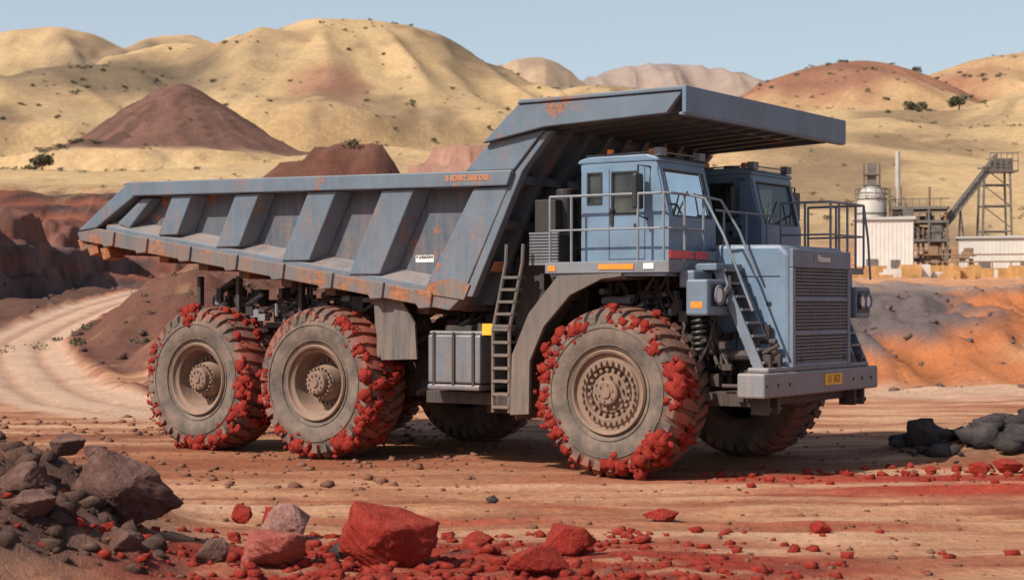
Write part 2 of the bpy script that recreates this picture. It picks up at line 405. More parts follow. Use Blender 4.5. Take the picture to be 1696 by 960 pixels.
    cc=mx(cc,pg*.5,ss(.0,.7,-gy)*.65*ss(1.2,2.2,dg)); cc=mx(cc,org*.5,ss(.0,.7,-gy)*.65*(1-ss(1.2,2.2,dg)))
    cc=mx(cc,C(.58,.36,.21),ss(.05,.40,n1)*(1-ss(.8,1.8,h))*.9)
    cc=mx(cc,C(.40,.30,.24),ss(3.5,4.0,h)*.5)
    c=mx(c,cc,ss(63,68,y)*(1-ss(98,106,y))*ss(8,13,x))
    c=mx(c,tan*1.0,ss(98,108,y)*w*(1-ss(215,235,y)))
    c=mx(c,road,ss(53,58,y)*(1-ss(64,67,y))*ss(8,13,x)*.75)
    # hills
    hm=ss(225,262,y+10*n1)*w+ss(255,285,y+14*n1)*(1-w)
    g2=fbm(x/45,y/70,5,28); g3=fbm(x/12,y/25,4,30); g4=fbm(x/110,y/160,3,61)
    hc=np.repeat(gold,len(x),0)
    hc=mx(hc,C(.42,.26,.135),ss(-.1,.6,g2+.25*g3)*.7)
    hc=mx(hc,C(.20,.14,.085),ss(.08,.5,g2*.5+g4*.9-.35*gul+.05)*.72)
    hc=mx(hc,C(.24,.165,.10),ss(.40,.72,g3+.3*g2)*.5)
    hc=mx(hc,C(.60,.43,.24),ss(.1,.7,gul)*.35)
    c=mx(c,hc,hm)
    def patch(x0,y0,rx,ry,p=3,t=.2): return np.clip(1.5*gb(x,y,x0,y0,rx,rx,ry,p)-t+.5*fbm(x/25,y/35,4,33)+.2*g3,0,1)*(gb(x,y,x0,y0,rx*1.5,rx*1.5,ry*1.5,4)>.2)
    c=mx(c,C(.34,.15,.09),patch(118,640,64,80,3,.05)*.92)
    c=mx(c,C(.23,.11,.07),patch(108,600,26,40)*.6)
    c=mx(c,C(.33,.16,.105),patch(-64,590,16,26)*.8)
    c=mx(c,C(.16,.12,.08),patch(-150,600,62,60)*.85)
    c=mx(c,C(.19,.14,.095),patch(-225,950,90,90)*.85)
    c=mx(c,C(.18,.13,.085),patch(-16,735,22,80)*.9)
    cn=C(.115,.057,.047)+C(.09,.045,.033)*ss(-.3,.5,ridg(ang*6,rc/40,3,4)+.4*g3)[:,None]
    c=mx(c,cn,coneM*.95)
    c=mx(c,C(.13,.055,.04)*(1+.5*n2[:,None]),np.clip(gb(x,y,-23,252,24,12,22,3)*1.6-.15+.5*n1,0,1)*.93)
    c=mx(c,C(.36,.20,.145)*(1+.45*n2[:,None]),np.clip(gb(x,y,-5,230,15,20,20,3)*1.5-.1+.4*n1,0,1)*.88)
    fz=ss(800,2200,y)*.8  # aerial haze mixed into the colour of distant hills
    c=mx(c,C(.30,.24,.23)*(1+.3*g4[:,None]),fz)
    return h,np.clip(c,0,1)
def terrain(name,xs,ys,mat,skirt=False):
    X,Y=np.meshgrid(xs,ys); x=X.ravel(); y=Y.ravel()
    h,c=H(x,y,True)
    h=h.copy()
    if skirt: h[:len(xs)]-=4
    nx=len(xs); ny=len(ys)
    i=np.arange(ny-1)[:,None]*nx+np.arange(nx-1)[None,:]
    f=np.stack([i,i+1,i+nx+1,i+nx],-1).reshape(-1,4)
    return meshnp(name,np.c_[x,y,h],f,mat,smooth=True,col=c)
def groundmat(name,s,bd,am=1.0,st=.9):
    m,nt,b=newmat(name); c=objc(nt)
    at=N(nt,'ShaderNodeAttribute'); at.attribute_name='Col'
    n1=noise(nt,c,s*.5,6,.7); n2=noise(nt,c,s*5,6,.75); n3=noise(nt,c,s*28,3,.7)
    f=mth(nt,'MULTIPLY',ramp(nt,n1,.3,.7,1-.18*am,1+.15*am),ramp(nt,n2,.3,.7,1-.30*am,1+.24*am))
    col=mix(nt,1.0,at.outputs['Color'],grey(nt,f),'MULTIPLY')
    col=mix(nt,ramp(nt,n3,.58,.72,0,.6*am),col,mix(nt,1.0,at.outputs['Color'],(.45,.40,.38),'MULTIPLY'))
    nt.links.new(col,b.inputs['Base Color']); b.inputs['Roughness'].default_value=.95
    b.inputs['Specular IOR Level'].default_value=.15
    bump(nt,mth(nt,'ADD',mth(nt,'MULTIPLY',n2,1.0),mth(nt,'MULTIPLY',n3,.4)),b,st,bd)
    return m
GM=groundmat('dirt_ground',1.3,.08); HM=groundmat('dry_grass_hills',.10,.9,.75,.7)
def outw(a,b,n): return a*(b/a)**(np.arange(1,n+1)/n)
core=np.linspace(-62,62,600); o=outw(62,5000,60)
xs=np.concatenate([-o[::-1],core,o])
ys=np.concatenate([-outw(8,5000,24)[::-1],np.linspace(-6,9,12),outw(10,240,520)])
terrain('ground',xs,ys,GM)
core=np.linspace(-430,430,500); o=outw(430,6000,30)
xs=np.concatenate([-o[::-1],core,o])
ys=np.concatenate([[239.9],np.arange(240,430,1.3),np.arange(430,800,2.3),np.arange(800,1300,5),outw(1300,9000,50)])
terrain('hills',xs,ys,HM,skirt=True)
# ------------------------------------------------------------------ shrubs
def shrubmat():
    m,nt,b=newmat('shrub_foliage'); c=objc(nt); n=noise(nt,c,.5,4)
    nt.links.new(mix(nt,ramp(nt,n,.3,.7),(.06,.06,.032),(.15,.13,.07)),b.inputs['Base Color']); b.inputs['Roughness'].default_value=.9; return m
SH=shrubmat()
def clump(cx,cy,cz,w,hh,n,r):
    k=r.randint(3,6); cs=np.c_[r.uniform(-.36,.36,k)*w,r.uniform(-.36,.36,k)*w,r.uniform(.2,.65,k)*hh]; rs=r.uniform(.18,.36,k)*w
    idx=r.randint(0,k,n); d=r.normal(size=(n,3)); d/=np.linalg.norm(d,axis=1)[:,None]
    p=cs[idx]+d*(rs[idx]*r.uniform(.5,1.15,n))[:,None]*np.array([1,1,min(1,.9*hh/w)])
    a=r.normal(size=(n,3)); a/=np.linalg.norm(a,axis=1)[:,None]; b=np.cross(a,r.normal(size=(n,3))); b/=np.linalg.norm(b,axis=1)[:,None]
    s=w*.07*r.uniform(.6,1.5,n)[:,None]
    tri=np.stack([p-a*s,p+a*s,p+b*s*1.6],1).reshape(-1,3)
    return tri+np.array([cx,cy,cz])
def shrubs(name,spots):
    V=[]
    X=np.array([s[0] for s in spots]);Y=np.array([s[1] for s in spots]); Z=H(X,Y)
    for i,(x,y,w,hh) in enumerate(spots):
        V.append(clump(x,y,Z[i]-.15*hh,w,hh,100 if w>2.2 else 45,np.random.RandomState(i)))
    V=np.vstack(V); f=np.arange(len(V)).reshape(-1,3); return meshnp(name,V,f,SH)
sp=[]
r=np.random.RandomState(5)
for i in range(3200):
    y=r.uniform(260,1000); x=r.uniform(-.36,.36)*y
    dens=float(fbm(np.array([x/50]),np.array([y/70]),3,40)[0])
    if dens<.12 and r.rand()>.2: continue
    w=r.uniform(.6,1.8)*(1 if y<450 else 1.5); sp.append((x,y,w,w*r.uniform(.45,.7)))
for cx,cy,n,s in ((-98,345,26,12),(-108,300,14,9),(-52,420,14,14),(118,600,30,26),(170,640,30,25),(-130,560,50,30),(-20,280,16,12)):
    for i in range(n):
        w=r.uniform(1.2,3.2); sp.append((cx+r.normal()*s,cy+r.normal()*s*1.2,w,w*.55))
shrubs('shrubs',sp)
BARK=simple('bark',(.10,.07,.05),.9)
def tree(x,y,w,h,seed):
    z=float(H(np.array([x]),np.array([y]))[0]); r=np.random.RandomState(seed)
    e=bpy.data.objects.new('tree',None); e.location=(x,y,z); link(e)
    b=B()
    def limb(p,q,r0,r1):
        p=Vector(p);q=Vector(q); rings=[]
        for pp,rr in ((p,r0),(q,r1)): rings.append([b.bm.verts.new(pp+Vector((math.cos(t)*rr,math.sin(t)*rr,0))) for t in [k*math.pi/3 for k in range(6)]])
        for k in range(6): b.bm.faces.new((rings[0][k],rings[0][(k+1)%6],rings[1][(k+1)%6],rings[1][k]))
    limb((0,0,-.3),(.05*w,0,h*.4),.05*w,.035*w)
    for k in range(6):
        a=k*1.05+r.rand(); limb((.05*w,0,h*.36),(math.cos(a)*w*.32,math.sin(a)*w*.32,h*r.uniform(.6,.85)),.028*w,.01*w)
    b.done('trunk',BARK,e)
    V=np.vstack([clump(r.uniform(-.25,.25)*w,r.uniform(-.25,.25)*w,h*.28,w*.75,h*.75,260,r) for _ in range(3)])
    meshnp('crown',V,np.arange(len(V)).reshape(-1,3),SH,e)
for t in ((112,480,6,4.6,1),(118,455,5,4.4,2),(-86,315,4.6,3.0,3),(150,640,4,3.4,4),(160,652,5,3.6,5)): tree(*t)
# ------------------------------------------------------------------ TRUCK
T=bpy.data.objects.new('mining_dump_truck',None); T.location=(1.65,30,0); T.rotation_euler=(0,0,-math.radians(34)); link(T)
YC=3.1
def zb(x): return 4.70-(x+12.8)*.1545
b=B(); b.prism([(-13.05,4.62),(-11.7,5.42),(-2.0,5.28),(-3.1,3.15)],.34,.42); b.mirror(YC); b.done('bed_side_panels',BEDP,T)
b=B()
b.prism([(-11.78,5.60),(-1.9,5.43),(-2.02,5.15),(-11.6,5.30)],-.14,.45)
b.prism([(-13.34,4.60),(-11.79,5.59),(-11.61,5.29),(-12.75,4.66)],-.06,.44)
b.prism([(-2.80,5.14),(-2.03,5.145),(-3.08,3.12),(-3.95,3.28)],-.05,.33)
for xt,w in ((-10.2,.56),(-8.38,.64),(-6.42,.72),(-4.55,.76)):
    zt=5.29-(xt+11.6)*.0155; sl=.52; z0=zb(xt-.9)+.02
    def P(x,z): return (x-(zt-z)*sl,z)
    o_=[P(xt-w/2,z0),P(xt-w/2,zt),P(xt+w/2,zt),P(xt+w/2,z0)]
    i_=[P(xt-w/2-.12,z0),P(xt-w/2-.12,zt),P(xt+w/2+.12,zt),P(xt+w/2+.12,z0)]
    b.prism(o_,-.05,.338,i_)
b.prism([(-12.2,4.75),(-11.45,5.25),(-11.15,5.25),(-11.85,4.62)],.03,.338)
x0,x1=-12.5,-3.2
b.hexa([(x0,-.01,zb(x0)-.1),(x1,-.01,zb(x1)-.1),(x0,.339,zb(x0)-.1),(x1,.339,zb(x1)-.1),(x0,-.01,zb(x0)+.05),(x1,-.01,zb(x1)+.05),(x0,.339,zb(x0)+.24),(x1,.339,zb(x1)+.24)])
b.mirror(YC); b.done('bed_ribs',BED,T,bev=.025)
b=B()
b.prism([(-13.38,4.58),(-12.8,4.66),(-3.1,3.12),(-3.38,2.90),(-13.3,4.40)],-.03,.40)
for x in (-12.4,-11.4,-10.15,-8.85,-7.6,-6.35,-5.1,-3.95):
    z=zb(x); b.prism([(x-.22,z-.02),(x+.22,z-.08),(x+.17,z-.38),(x-.10,z-.40),(x-.22,z-.25)],-.08,.1)
b.mirror(YC)
b.done('bed_lower_rail',EDGE,T,bev=.02)
b=B()
b.prism([(-13.36,4.56),(-3.3,3.0),(-3.3,2.88),(-13.3,4.36)],.38,5.8)
for x in np.arange(-12.6,-3.4,1.15): b.prism([(x,zb(x)-.2),(x+.35,zb(x)-.25),(x+.3,zb(x)-.6),(x+.05,zb(x)-.58)],.5,5.7)
b.box(-13.4,-13.1,.1,6.1,4.30,4.55)
b.done('bed_floor',paint('rusty_floor',(.10,.07,.06),dust=(.22,.12,.08),rust=.14,dustamt=.3,z0=2.5,z1=8,rough=.8),T)
b=B()
for x,z,s in ((-13.3,4.32,.16),(-13.0,4.22,.2),(-12.6,4.12,.16)): b.prism([(x-s,z+.1),(x+s*.8,z+.14),(x+s,z-.1),(x-s*.3,z-.16)],.05,.5)
b.done('tail_lip',paint('tail_rust',(.14,.08,.055),rust=.2,dustamt=.3,z0=2,z1=8,rough=.85),T,bev=.02)
b=B(); b.prism([(-3.95,3.22),(-3.02,3.10),(-2.88,3.38),(-3.30,3.50),(-3.75,3.42)],-.060,-.052); b.done('corner_wear',paint('corner_rust',(.12,.11,.11),rust=.15,dustamt=.3,z0=2,z1=8,rough=.8),T)
b=B(); b.prism([(-1.55,6.3),(-1.45,6.1),(-2.2,5.35),(-3.3,3.0),(-3.45,3.0),(-2.35,5.4)],.2,6.0); b.done('bed_front_wall',BED,T)
b=B()
for y in (.9,1.6,2.3,3.0,3.7,4.4,5.1,5.7):
    b.prism([(-1.25,6.25),(-1.95,5.3),(-3.05,3.0),(-3.3,3.0),(-2.2,5.35),(-1.5,6.2)],y,y+.14)
for z,x in ((5.2,-2.05),(4.4,-2.42),(3.6,-2.8)): b.box(x-.2,x+.06,.3,5.9,z,z+.16)
b.done('front_wall_ribs',BED,T,bev=.01)
b=B(); b.prism([(-2.60,3.62),(-2.52,3.80),(-2.50,3.80),(-2.58,3.62)],.2,.62); b.done('wall_reflector',ORTXT,T)
b=B()
b.prism([(-2.98,5.45),(-2.42,5.95),(-1.25,6.12),(-1.9,5.435)],-.08,.1)
b.prism([(-1.915,5.42),(-1.27,6.1),(-1.12,6.1),(-1.75,5.40),(-2.85,3.15),(-3.05,3.15)],-.03,.16)
b.prism([(-2.50,5.93),(-1.72,6.58),(1.62,6.60),(1.30,6.24),(-1.15,6.15)],-.22,-.09)
b.prism([(-1.72,6.585),(-1.66,6.66),(1.70,6.68),(1.64,6.605)],-.26,.2)
b.mirror(YC)
b.prism([(-2.5,5.96),(-1.72,6.62),(1.6,6.64),(1.6,6.54),(-1.6,6.5),(-2.3,5.9)],-.08,6.28)
b.done('canopy',BED,T,bev=.02)
b=B(); b.box(1.62,1.70,-.26,6.46,6.22,6.68); b.box(1.55,1.69,-.24,6.44,6.19,6.24); b.done('canopy_fascia',BLUE,T,bev=.015)
b=B()
for y in np.arange(.35,6.1,.62): b.prism([(-1.55,6.5),(1.6,6.54),(1.6,6.34),(-1.2,6.16),(-1.5,6.2)],y,y+.09)
for x in (-.6,.5): b.box(x,x+.12,-.05,6.2,6.3,6.52)
b.done('canopy_ribs',BED,T)
def text(name,s,size,loc,rot,mat,parent=T,ext=.004,sx=1):
    cu=bpy.data.curves.new(name,'FONT'); cu.body=s; cu.size=size; cu.extrude=ext; cu.align_x='CENTER'; cu.align_y='CENTER'; cu.offset=.004
    o=bpy.data.objects.new(name,cu); o.data.materials.append(mat); link(o,parent); o.location=loc; o.rotation_euler=rot; o.scale=(sx,1,1); return o
R90=math.pi/2
text('rail_lettering','B BDBBZ BBB DBB',.14,(-2.88,-.146,5.32),(R90,0.015,0),ORTXT,sx=.86)
b=B(); b.box(-4.12,-3.70,-.066,-.056,3.80,3.93); b.done('side_label',WHITE,T)
text('label_lettering','B LHGAZAN',.07,(-3.91,-.068,3.89),(R90,0,0),BLACK,ext=.001)
# --- chassis
b=B()
for y in (1.75,4.05): b.prism([(-11.6,2.6),(-11.6,2.1),(-3,1.7),(2.3,1.5),(2.3,2.1),(-3,2.3)],y,y+.4)
for x in (-11,-8.3,-5,-3,-1.5,1.5): b.box(x,x+.4,1.8,4.4,1.7,2.2)
for x in (-9.85,-6.67,0): b.cyl((x,.7,1.45),(x,5.5,1.45),.28); b.lathe([(0,.1),(.1,.5),(.7,.5),(.8,.1)],(x,2.7,1.45),24)
b.box(-3.4,-1.0,1.2,5.0,.95,1.75); b.box(-5.6,-3.2,1.4,4.8,1.2,2.4)
b.box(-.9,1.2,1.5,4.7,1.9,3.6)
b.box(-2.6,-1.0,1.0,5.2,2.3,3.9)
b.box(-2.0,-1.0,.9,5.2,3.9,4.9)
b.done('chassis_frame',DARK,T,bev=.02)
rr=random.Random(3)
b=B(); b2=B()
def junk(bb,x0,x1,y0,y1,z0,z1,n,smin=.08,smax_=.35):
    for i in range(n):
        x=rr.uniform(x0,x1);y=rr.uniform(y0,y1);z=rr.uniform(z0,z1); s=[rr.uniform(smin,smax_)/2 for _ in range(3)]
        if rr.random()<.6: bb.box(x-s[0],x+s[0],y-s[1],y+s[1],z-s[2],z+s[2])
        else:
            d=rr.choice(((1,0,0),(0,1,0),(0,0,1),(1,0,.5))); l=rr.uniform(.2,.6); bb.cyl((x,y,z),(x+d[0]*l,y+d[1]*l,z+d[2]*l),rr.uniform(.025,.09),9)
junk(b,-10.4,-5.6,.7,2.0,2.5,3.3,75); junk(b,-5.4,-2.0,.9,2.0,1.2,2.9,45); junk(b,-2.0,-1.0,.6,1.4,2.6,5.0,40)
junk(b,-.9,1.3,.9,1.7,1.7,3.4,60,.06,.28); junk(b,1.0,2.3,.8,1.8,1.3,2.6,40,.06,.25)
junk(b2,-10.2,-5.8,.6,1.4,2.6,3.2,26,.06,.25); junk(b2,-4.6,-2.2,.8,1.3,1.1,2.7,22,.06,.25); junk(b2,-.8,1.3,.8,1.3,1.9,3.3,22,.05,.2)
for i in range(14):
    x=rr.uniform(-.9,1.8); y=rr.uniform(.8,1.3); p=[(x+.18*math.sin(k*.9+i),y+.1*math.cos(k+i),3.5-.22*k) for k in range(8)]; b.tube(p,.03,6)
for i in range(10):
    x=rr.uniform(-10,-5.8); p=[(x+.25*k,.9+.1*math.sin(k+i),3.0+.15*math.sin(k*1.2+i)) for k in range(8)]; b.tube(p,.035,6)
b.done('under_body_machinery',DARK,T); b2.done('machinery_brackets',GREYM,T,bev=.01)
b=B()
for x in (-10.4,-9.3,-7.6): b.box(x,x+.09,.6,.72,2.7,3.6); b.box(x-.15,x+.24,.55,.8,2.66,2.76)
b.cyl((-4.4,1.1,1.9),(-5.2,1.1,3.5),.13); b.cyl((-4.4,1.1,1.9),(-4.0,1.1,1.2),.18)
b.done('hoist_cylinders',DARK,T)
def coil(bb,x,y,z0,z1,R,r,turns):
    n=turns*14; bb.tube([(x+R*math.cos(k/14*6.283),y+R*math.sin(k/14*6.283),z0+(z1-z0)*k/n) for k in range(n+1)],r,6)
b=B(); coil(b,.45,1.0,2.75,3.45,.13,.035,7); coil(b,1.35,.9,2.15,2.85,.13,.035,7); b.cyl((.45,1.0,2.3),(.45,1.0,3.5),.07); b.cyl((1.35,.9,1.7),(1.35,.9,3.3),.07); b.done('suspension_springs',BLACK,T,smooth=True)
b=B(); b.box(-4.0,-3.42,.15,1.15,1.55,2.45); b.box(-3.38,-2.8,.15,1.15,1.55,2.45); b.box(-4.05,-2.75,.25,1.1,2.45,2.52); b.box(-4.0,-2.8,.12,1.1,1.42,1.53); b.done('fuel_tank',paint('tank_paint',(.15,.18,.215),dustamt=.35,z0=1,z1=4,rough=.35,metal=.3),T,bev=.07)
b=B(); 
for x in (-3.85,-3.4,-2.95): b.box(x-.03,x+.03,.12,.16,1.5,2.5)
b.box(-3.7,-3.1,.3,.6,2.52,2.62); b.cyl((-3.0,.5,2.5),(-3.0,.5,2.68),.09); b.box(-4.3,-2.1,.5,1.2,1.15,1.38); b.done('tank_straps',DARK,T,bev=.01)
b=B(); b.box(-2.72,-2.45,.1,.13,2.45,2.66); b.done('yellow_tag',YEL,T)
b=B(); b.prism([(-5.35,3.35),(-4.75,3.2),(-4.35,2.65),(-4.3,1.98),(-5.15,1.95),(-5.3,2.6)],.2,.25); b.box(-5.3,-5.22,.25,1.5,2.0,3.3); b.done('mud_flap',paint('flap_paint',(.075,.075,.078),dustamt=.35,z0=1,z1=5,rough=.8),T)
# fender
b=B()
outer=[(-2.02,1.02),(-1.98,2.1),(-1.62,2.85),(-1.0,3.52)]
inner=[(-1.62,1.05),(-1.60,2.0),(-1.30,2.62),(-.75,3.18),(-.1,3.46),(.3,3.5)]
b.prism(outer+[(.3,3.56)]+inner[::-1],-.02,.06)
def strip(pts,y0,y1,th):
    top=pts; bot=[(x+.03,z-th) for x,z in pts]
    for i in range(len(pts)-1): b.prism([top[i],top[i+1],bot[i+1],bot[i]],y0,y1)
strip([(-1.98,1.0),(-1.94,2.1),(-1.58,2.83),(-.98,3.48),(.3,3.53)],.062,1.35,.07)
b.done('front_fender',FEND,T)
b=B(); b.prism([(-1.98,1.0),(-1.94,2.1),(-1.58,2.83),(-.98,3.48),(.3,3.53),(.3,3.45),(-.9,3.38),(-1.5,2.75),(-1.86,2.0),(-1.9,1.0)],5.0,6.2); b.done('far_fender',FEND,T)
# deck
b=B(); b.box(-1.25,1.2,.0,6.2,3.6,3.72); b.box(-1.2,1.15,.03,6.17,3.50,3.6)
b.box(1.2,1.75,.75,1.75,3.6,3.72)
b.done('deck',BLUE,T,bev=.02)
b=B(); b.box(-1.27,1.22,-.02,.02,3.56,3.76); b.box(1.2,1.24,-.02,1.75,3.56,3.78); b.done('deck_edge',GREYM,T,bev=.01)
b=B(); b.box(-.15,.55,-.035,-.021,3.62,3.71); b.box(-1.2,-1.05,-.035,-.021,3.6,3.7); b.done('side_marker',ORANGE,T)
b=B(); b.box(1.242,1.26,.0,.78,3.80,3.93); b.box(1.242,1.26,.9,1.35,3.80,3.93); b.done('red_reflectors',REDL,T)
b=B(); b.box(1.22,1.24,-.02,1.75,3.79,3.95); b.done('reflector_board',GREYM,T)
b=B(); b.box(.75,.95,-.04,-.021,3.62,3.72); b.done('marker_lamp',LENS,T)
# hood
b=B()
b.prism([(1.15,1.75),(1.15,4.08),(2.45,4.06),(2.62,3.9),(2.62,1.85)],1.8,4.42)
b.done('hood',CABM,T,bev=.07)
b=B(); b.box(1.5,2.3,1.785,1.799,2.5,2.52); b.box(1.3,2.45,1.79,1.80,3.5,3.515); b.box(1.6,1.615,1.79,1.80,2.0,3.5); b.box(2.2,2.28,1.77,1.80,3.0,3.06); b.done('hood_seams',BLACK,T)
b=B(); b.box(2.6,2.68,1.84,4.38,3.66,3.98); b.box(2.6,2.68,1.84,1.96,1.9,3.65); b.box(2.6,2.68,4.26,4.38,1.9,3.65)
for z in (3.1,2.5): b.box(2.6,2.67,1.965,4.255,z-.035,z+.035)
b.box(2.6,2.67,1.965,4.255,1.9,1.98)
b.done('grille_frame',BLUE,T,bev=.015)
b=B(); b.box(2.622,2.63,1.97,4.25,1.95,3.65); b.done('radiator_core',BLACK,T)
b=B()
for y in np.arange(2.02,4.25,.075): b.box(2.632,2.645,y-.007,y+.007,1.98,3.65)
for z in np.arange(2.0,3.64,.06): b.box(2.645,2.657,1.97,4.25,z-.009,z+.009)
b.done('grille_mesh',GREYM,T)
b=B(); b.box(2.681,2.69,2.72,3.55,3.76,3.90); b.done('badge_plate',GREYM,T)
text('badge_lettering','Plateexa',.16,(2.693,3.13,3.83),(R90,0,R90),WHITE,ext=.003)
# bumper
b=B(); b.box(2.2,2.72,.62,5.6,1.42,1.84); b.box(2.25,2.66,.9,5.3,1.84,1.93); b.done('bumper',GREYM,T,bev=.035)
b=B()
for y in (.95,1.35,4.7,5.1): b.box(2.3,2.62,y,y+.09,1.12,1.42); b.cyl((2.5,y-.02,1.2),(2.5,y+.35,1.2),.05)
b.box(1.2,2.4,1.0,5.2,1.25,1.5); b.box(2.3,2.6,1.1,1.2,1.93,2.15); b.box(2.3,2.6,1.5,1.6,1.93,2.15)
for y in (1.95,2.2,4.1,4.45,4.9): b.box(2.45,2.66,y,y+.1,1.93,2.08)
b.done('tow_hooks',DARK,T,bev=.01)
b=B(); 
for y in (.68,1.15,1.62,4.4,4.8,5.25): b.cyl((2.72,y,1.63),(2.735,y,1.63),.03,8)
b.done('bumper_bolts',DARK,T)
b=B(); b.box(2.721,2.735,3.1,3.85,1.56,1.76); b.done('number_plate',YEL,T)
text('plate_lettering','11 1K3',.19,(2.738,3.475,1.66),(R90,0,R90),simple('plate_ink',(.30,.09,.02),.6),ext=.002)
# headlights
b=B(); b.box(1.40,1.82,.28,1.22,2.82,3.44); b.box(1.2,1.5,.4,1.1,3.3,3.6)
b.box(1.9,2.3,5.55,6.25,2.75,3.35); b.box(1.2,2.0,5.3,6.1,3.3,3.6); b.done('headlight_housing',BLUE,T,bev=.04)
b=B(); b.box(1.821,1.835,.42,1.16,2.98,3.36); b.box(2.301,2.315,5.6,6.2,2.85,3.28); b.done('headlight_bezel',BLACK,T,bev=.01)
HLP=((1.84,.62,3.17),(1.84,.96,3.17),(2.32,5.76,3.07),(2.32,6.04,3.07))
b=B()
for x,y,z in HLP: b.cyl((x-.01,y,z),(x+.03,y,z),.145 if y<2 else .12,20)
b.done('headlights',LENS,T,bev=.02,smooth=True)
b=B()
for x,y,z in HLP:
    q=.16 if y<2 else .135
    b.tube([(x+.035,y+q*math.cos(t),z+q*math.sin(t)) for t in [k*math.pi/10 for k in range(21)]],.02,6)
b.done('headlight_rings',BLUE,T)
b=B(); b.box(1.5,1.72,.272,.279,2.95,3.06); b.done('turn_signal',ORANGE,T)
def stair(y0,y1,xt,zt,xb,zb_,n,mat=BLUE):
    b=B()
    for y in (y0,y1-.05): b.prism([(xt-.10,zt),(xt+.10,zt),(xb+.10,zb_),(xb-.10,zb_)],y,y+.05)
    b.done('stair_stringers',mat,T,bev=.01)
    b=B()
    for i in range(n):
        t=(i+.5)/n; x=xt+(xb-xt)*t; z=zt+(zb_-zt)*t; b.box(x-.13,x+.13,y0+.05,y1-.05,z-.02,z+.02)
    b.done('stair_treads',GREYM,T)
stair(.95,1.6,1.62,3.72,2.45,1.9,8); stair(4.85,5.4,1.7,3.72,2.5,1.9,8)
b=B()
for x in (-2.42,-2.06): b.tube([(x,.02,1.05),(x,.02,2.55),(x+.28,.02,3.75),(x+.3,.02,4.1)],.035)
b.done('ladder_rails',FEND,T)
b=B()
for z in np.arange(1.15,2.6,.235): b.box(-2.42,-2.06,-.03,.22,z-.025,z+.025)
for z in np.arange(2.62,3.7,.22):
    o_=.28*(z-2.55)/1.2; b.box(-2.42+o_,-2.06+o_,-.03,.22,z-.025,z+.025)
b.done('ladder_steps',FEND,T)
b=B()
def rail(path,z0,z1,posts,mid=True,r=.024):
    b.tube([(x,y,z1) for x,y in path],r)
    if mid: b.tube([(x,y,(z0+z1)/2) for x,y in path],r*.8)
    for x,y in posts: b.cyl((x,y,z0),(x,y,z1),r,7)
rail([(-1.2,.04),(1.05,.04),(1.18,.15),(1.18,1.35)],3.72,4.92,[(-1.2,.04),(-.75,.04),(.6,.04),(1.1,.05),(1.18,.65),(1.18,1.35)])
b.tube([(1.18,1.35,4.92),(1.45,1.5,4.85),(1.75,1.62,4.3),(2.1,1.62,3.5)],.024); b.tube([(1.18,.8,4.92),(1.45,.9,4.85),(1.8,.93,4.2),(2.35,.93,2.9)],.024)
rail([(1.2,4.5),(2.15,4.5),(2.2,4.55),(2.2,6.15),(1.0,6.2)],3.72,4.95,[(1.2,4.5),(1.7,4.5),(2.2,4.55),(2.2,4.95),(2.2,5.35),(2.2,5.75),(2.2,6.15),(1.6,6.2),(1.0,6.2)])
b.tube([(2.2,6.15,4.95),(2.25,6.25,4.3),(2.3,6.25,3.5)],.024)
rail([(1.15,1.9),(1.15,4.4)],4.08,4.7,[(1.15,2.2),(1.15,3.1),(1.15,4.0)],False)
b.done('handrails',RAIL,T,smooth=True)
b=B(); b.box(1.2,2.2,4.6,6.15,3.6,3.72); b.done('far_landing',GREYM,T)
b=B(); b.box(-1.75,-1.15,.25,.9,3.75,4.28); b.box(-1.7,-1.25,.3,.8,4.3,4.9)
b.cyl((-1.3,.7,4.2),(-1.3,.7,5.1),.18); b.cyl((-1.5,1.5,4.4),(-.8,1.5,4.4),.35); b.done('air_cleaner',DARK,T,bev=.02)
b=B()
for z in np.arange(3.78,4.28,.055): b.box(-1.77,-1.14,.235,.252,z,z+.03)
b.box(-1.78,-1.13,.24,.26,3.72,3.77); b.box(-1.78,-1.13,.24,.26,4.27,4.31); b.done('cooler_grille',GREYM,T)
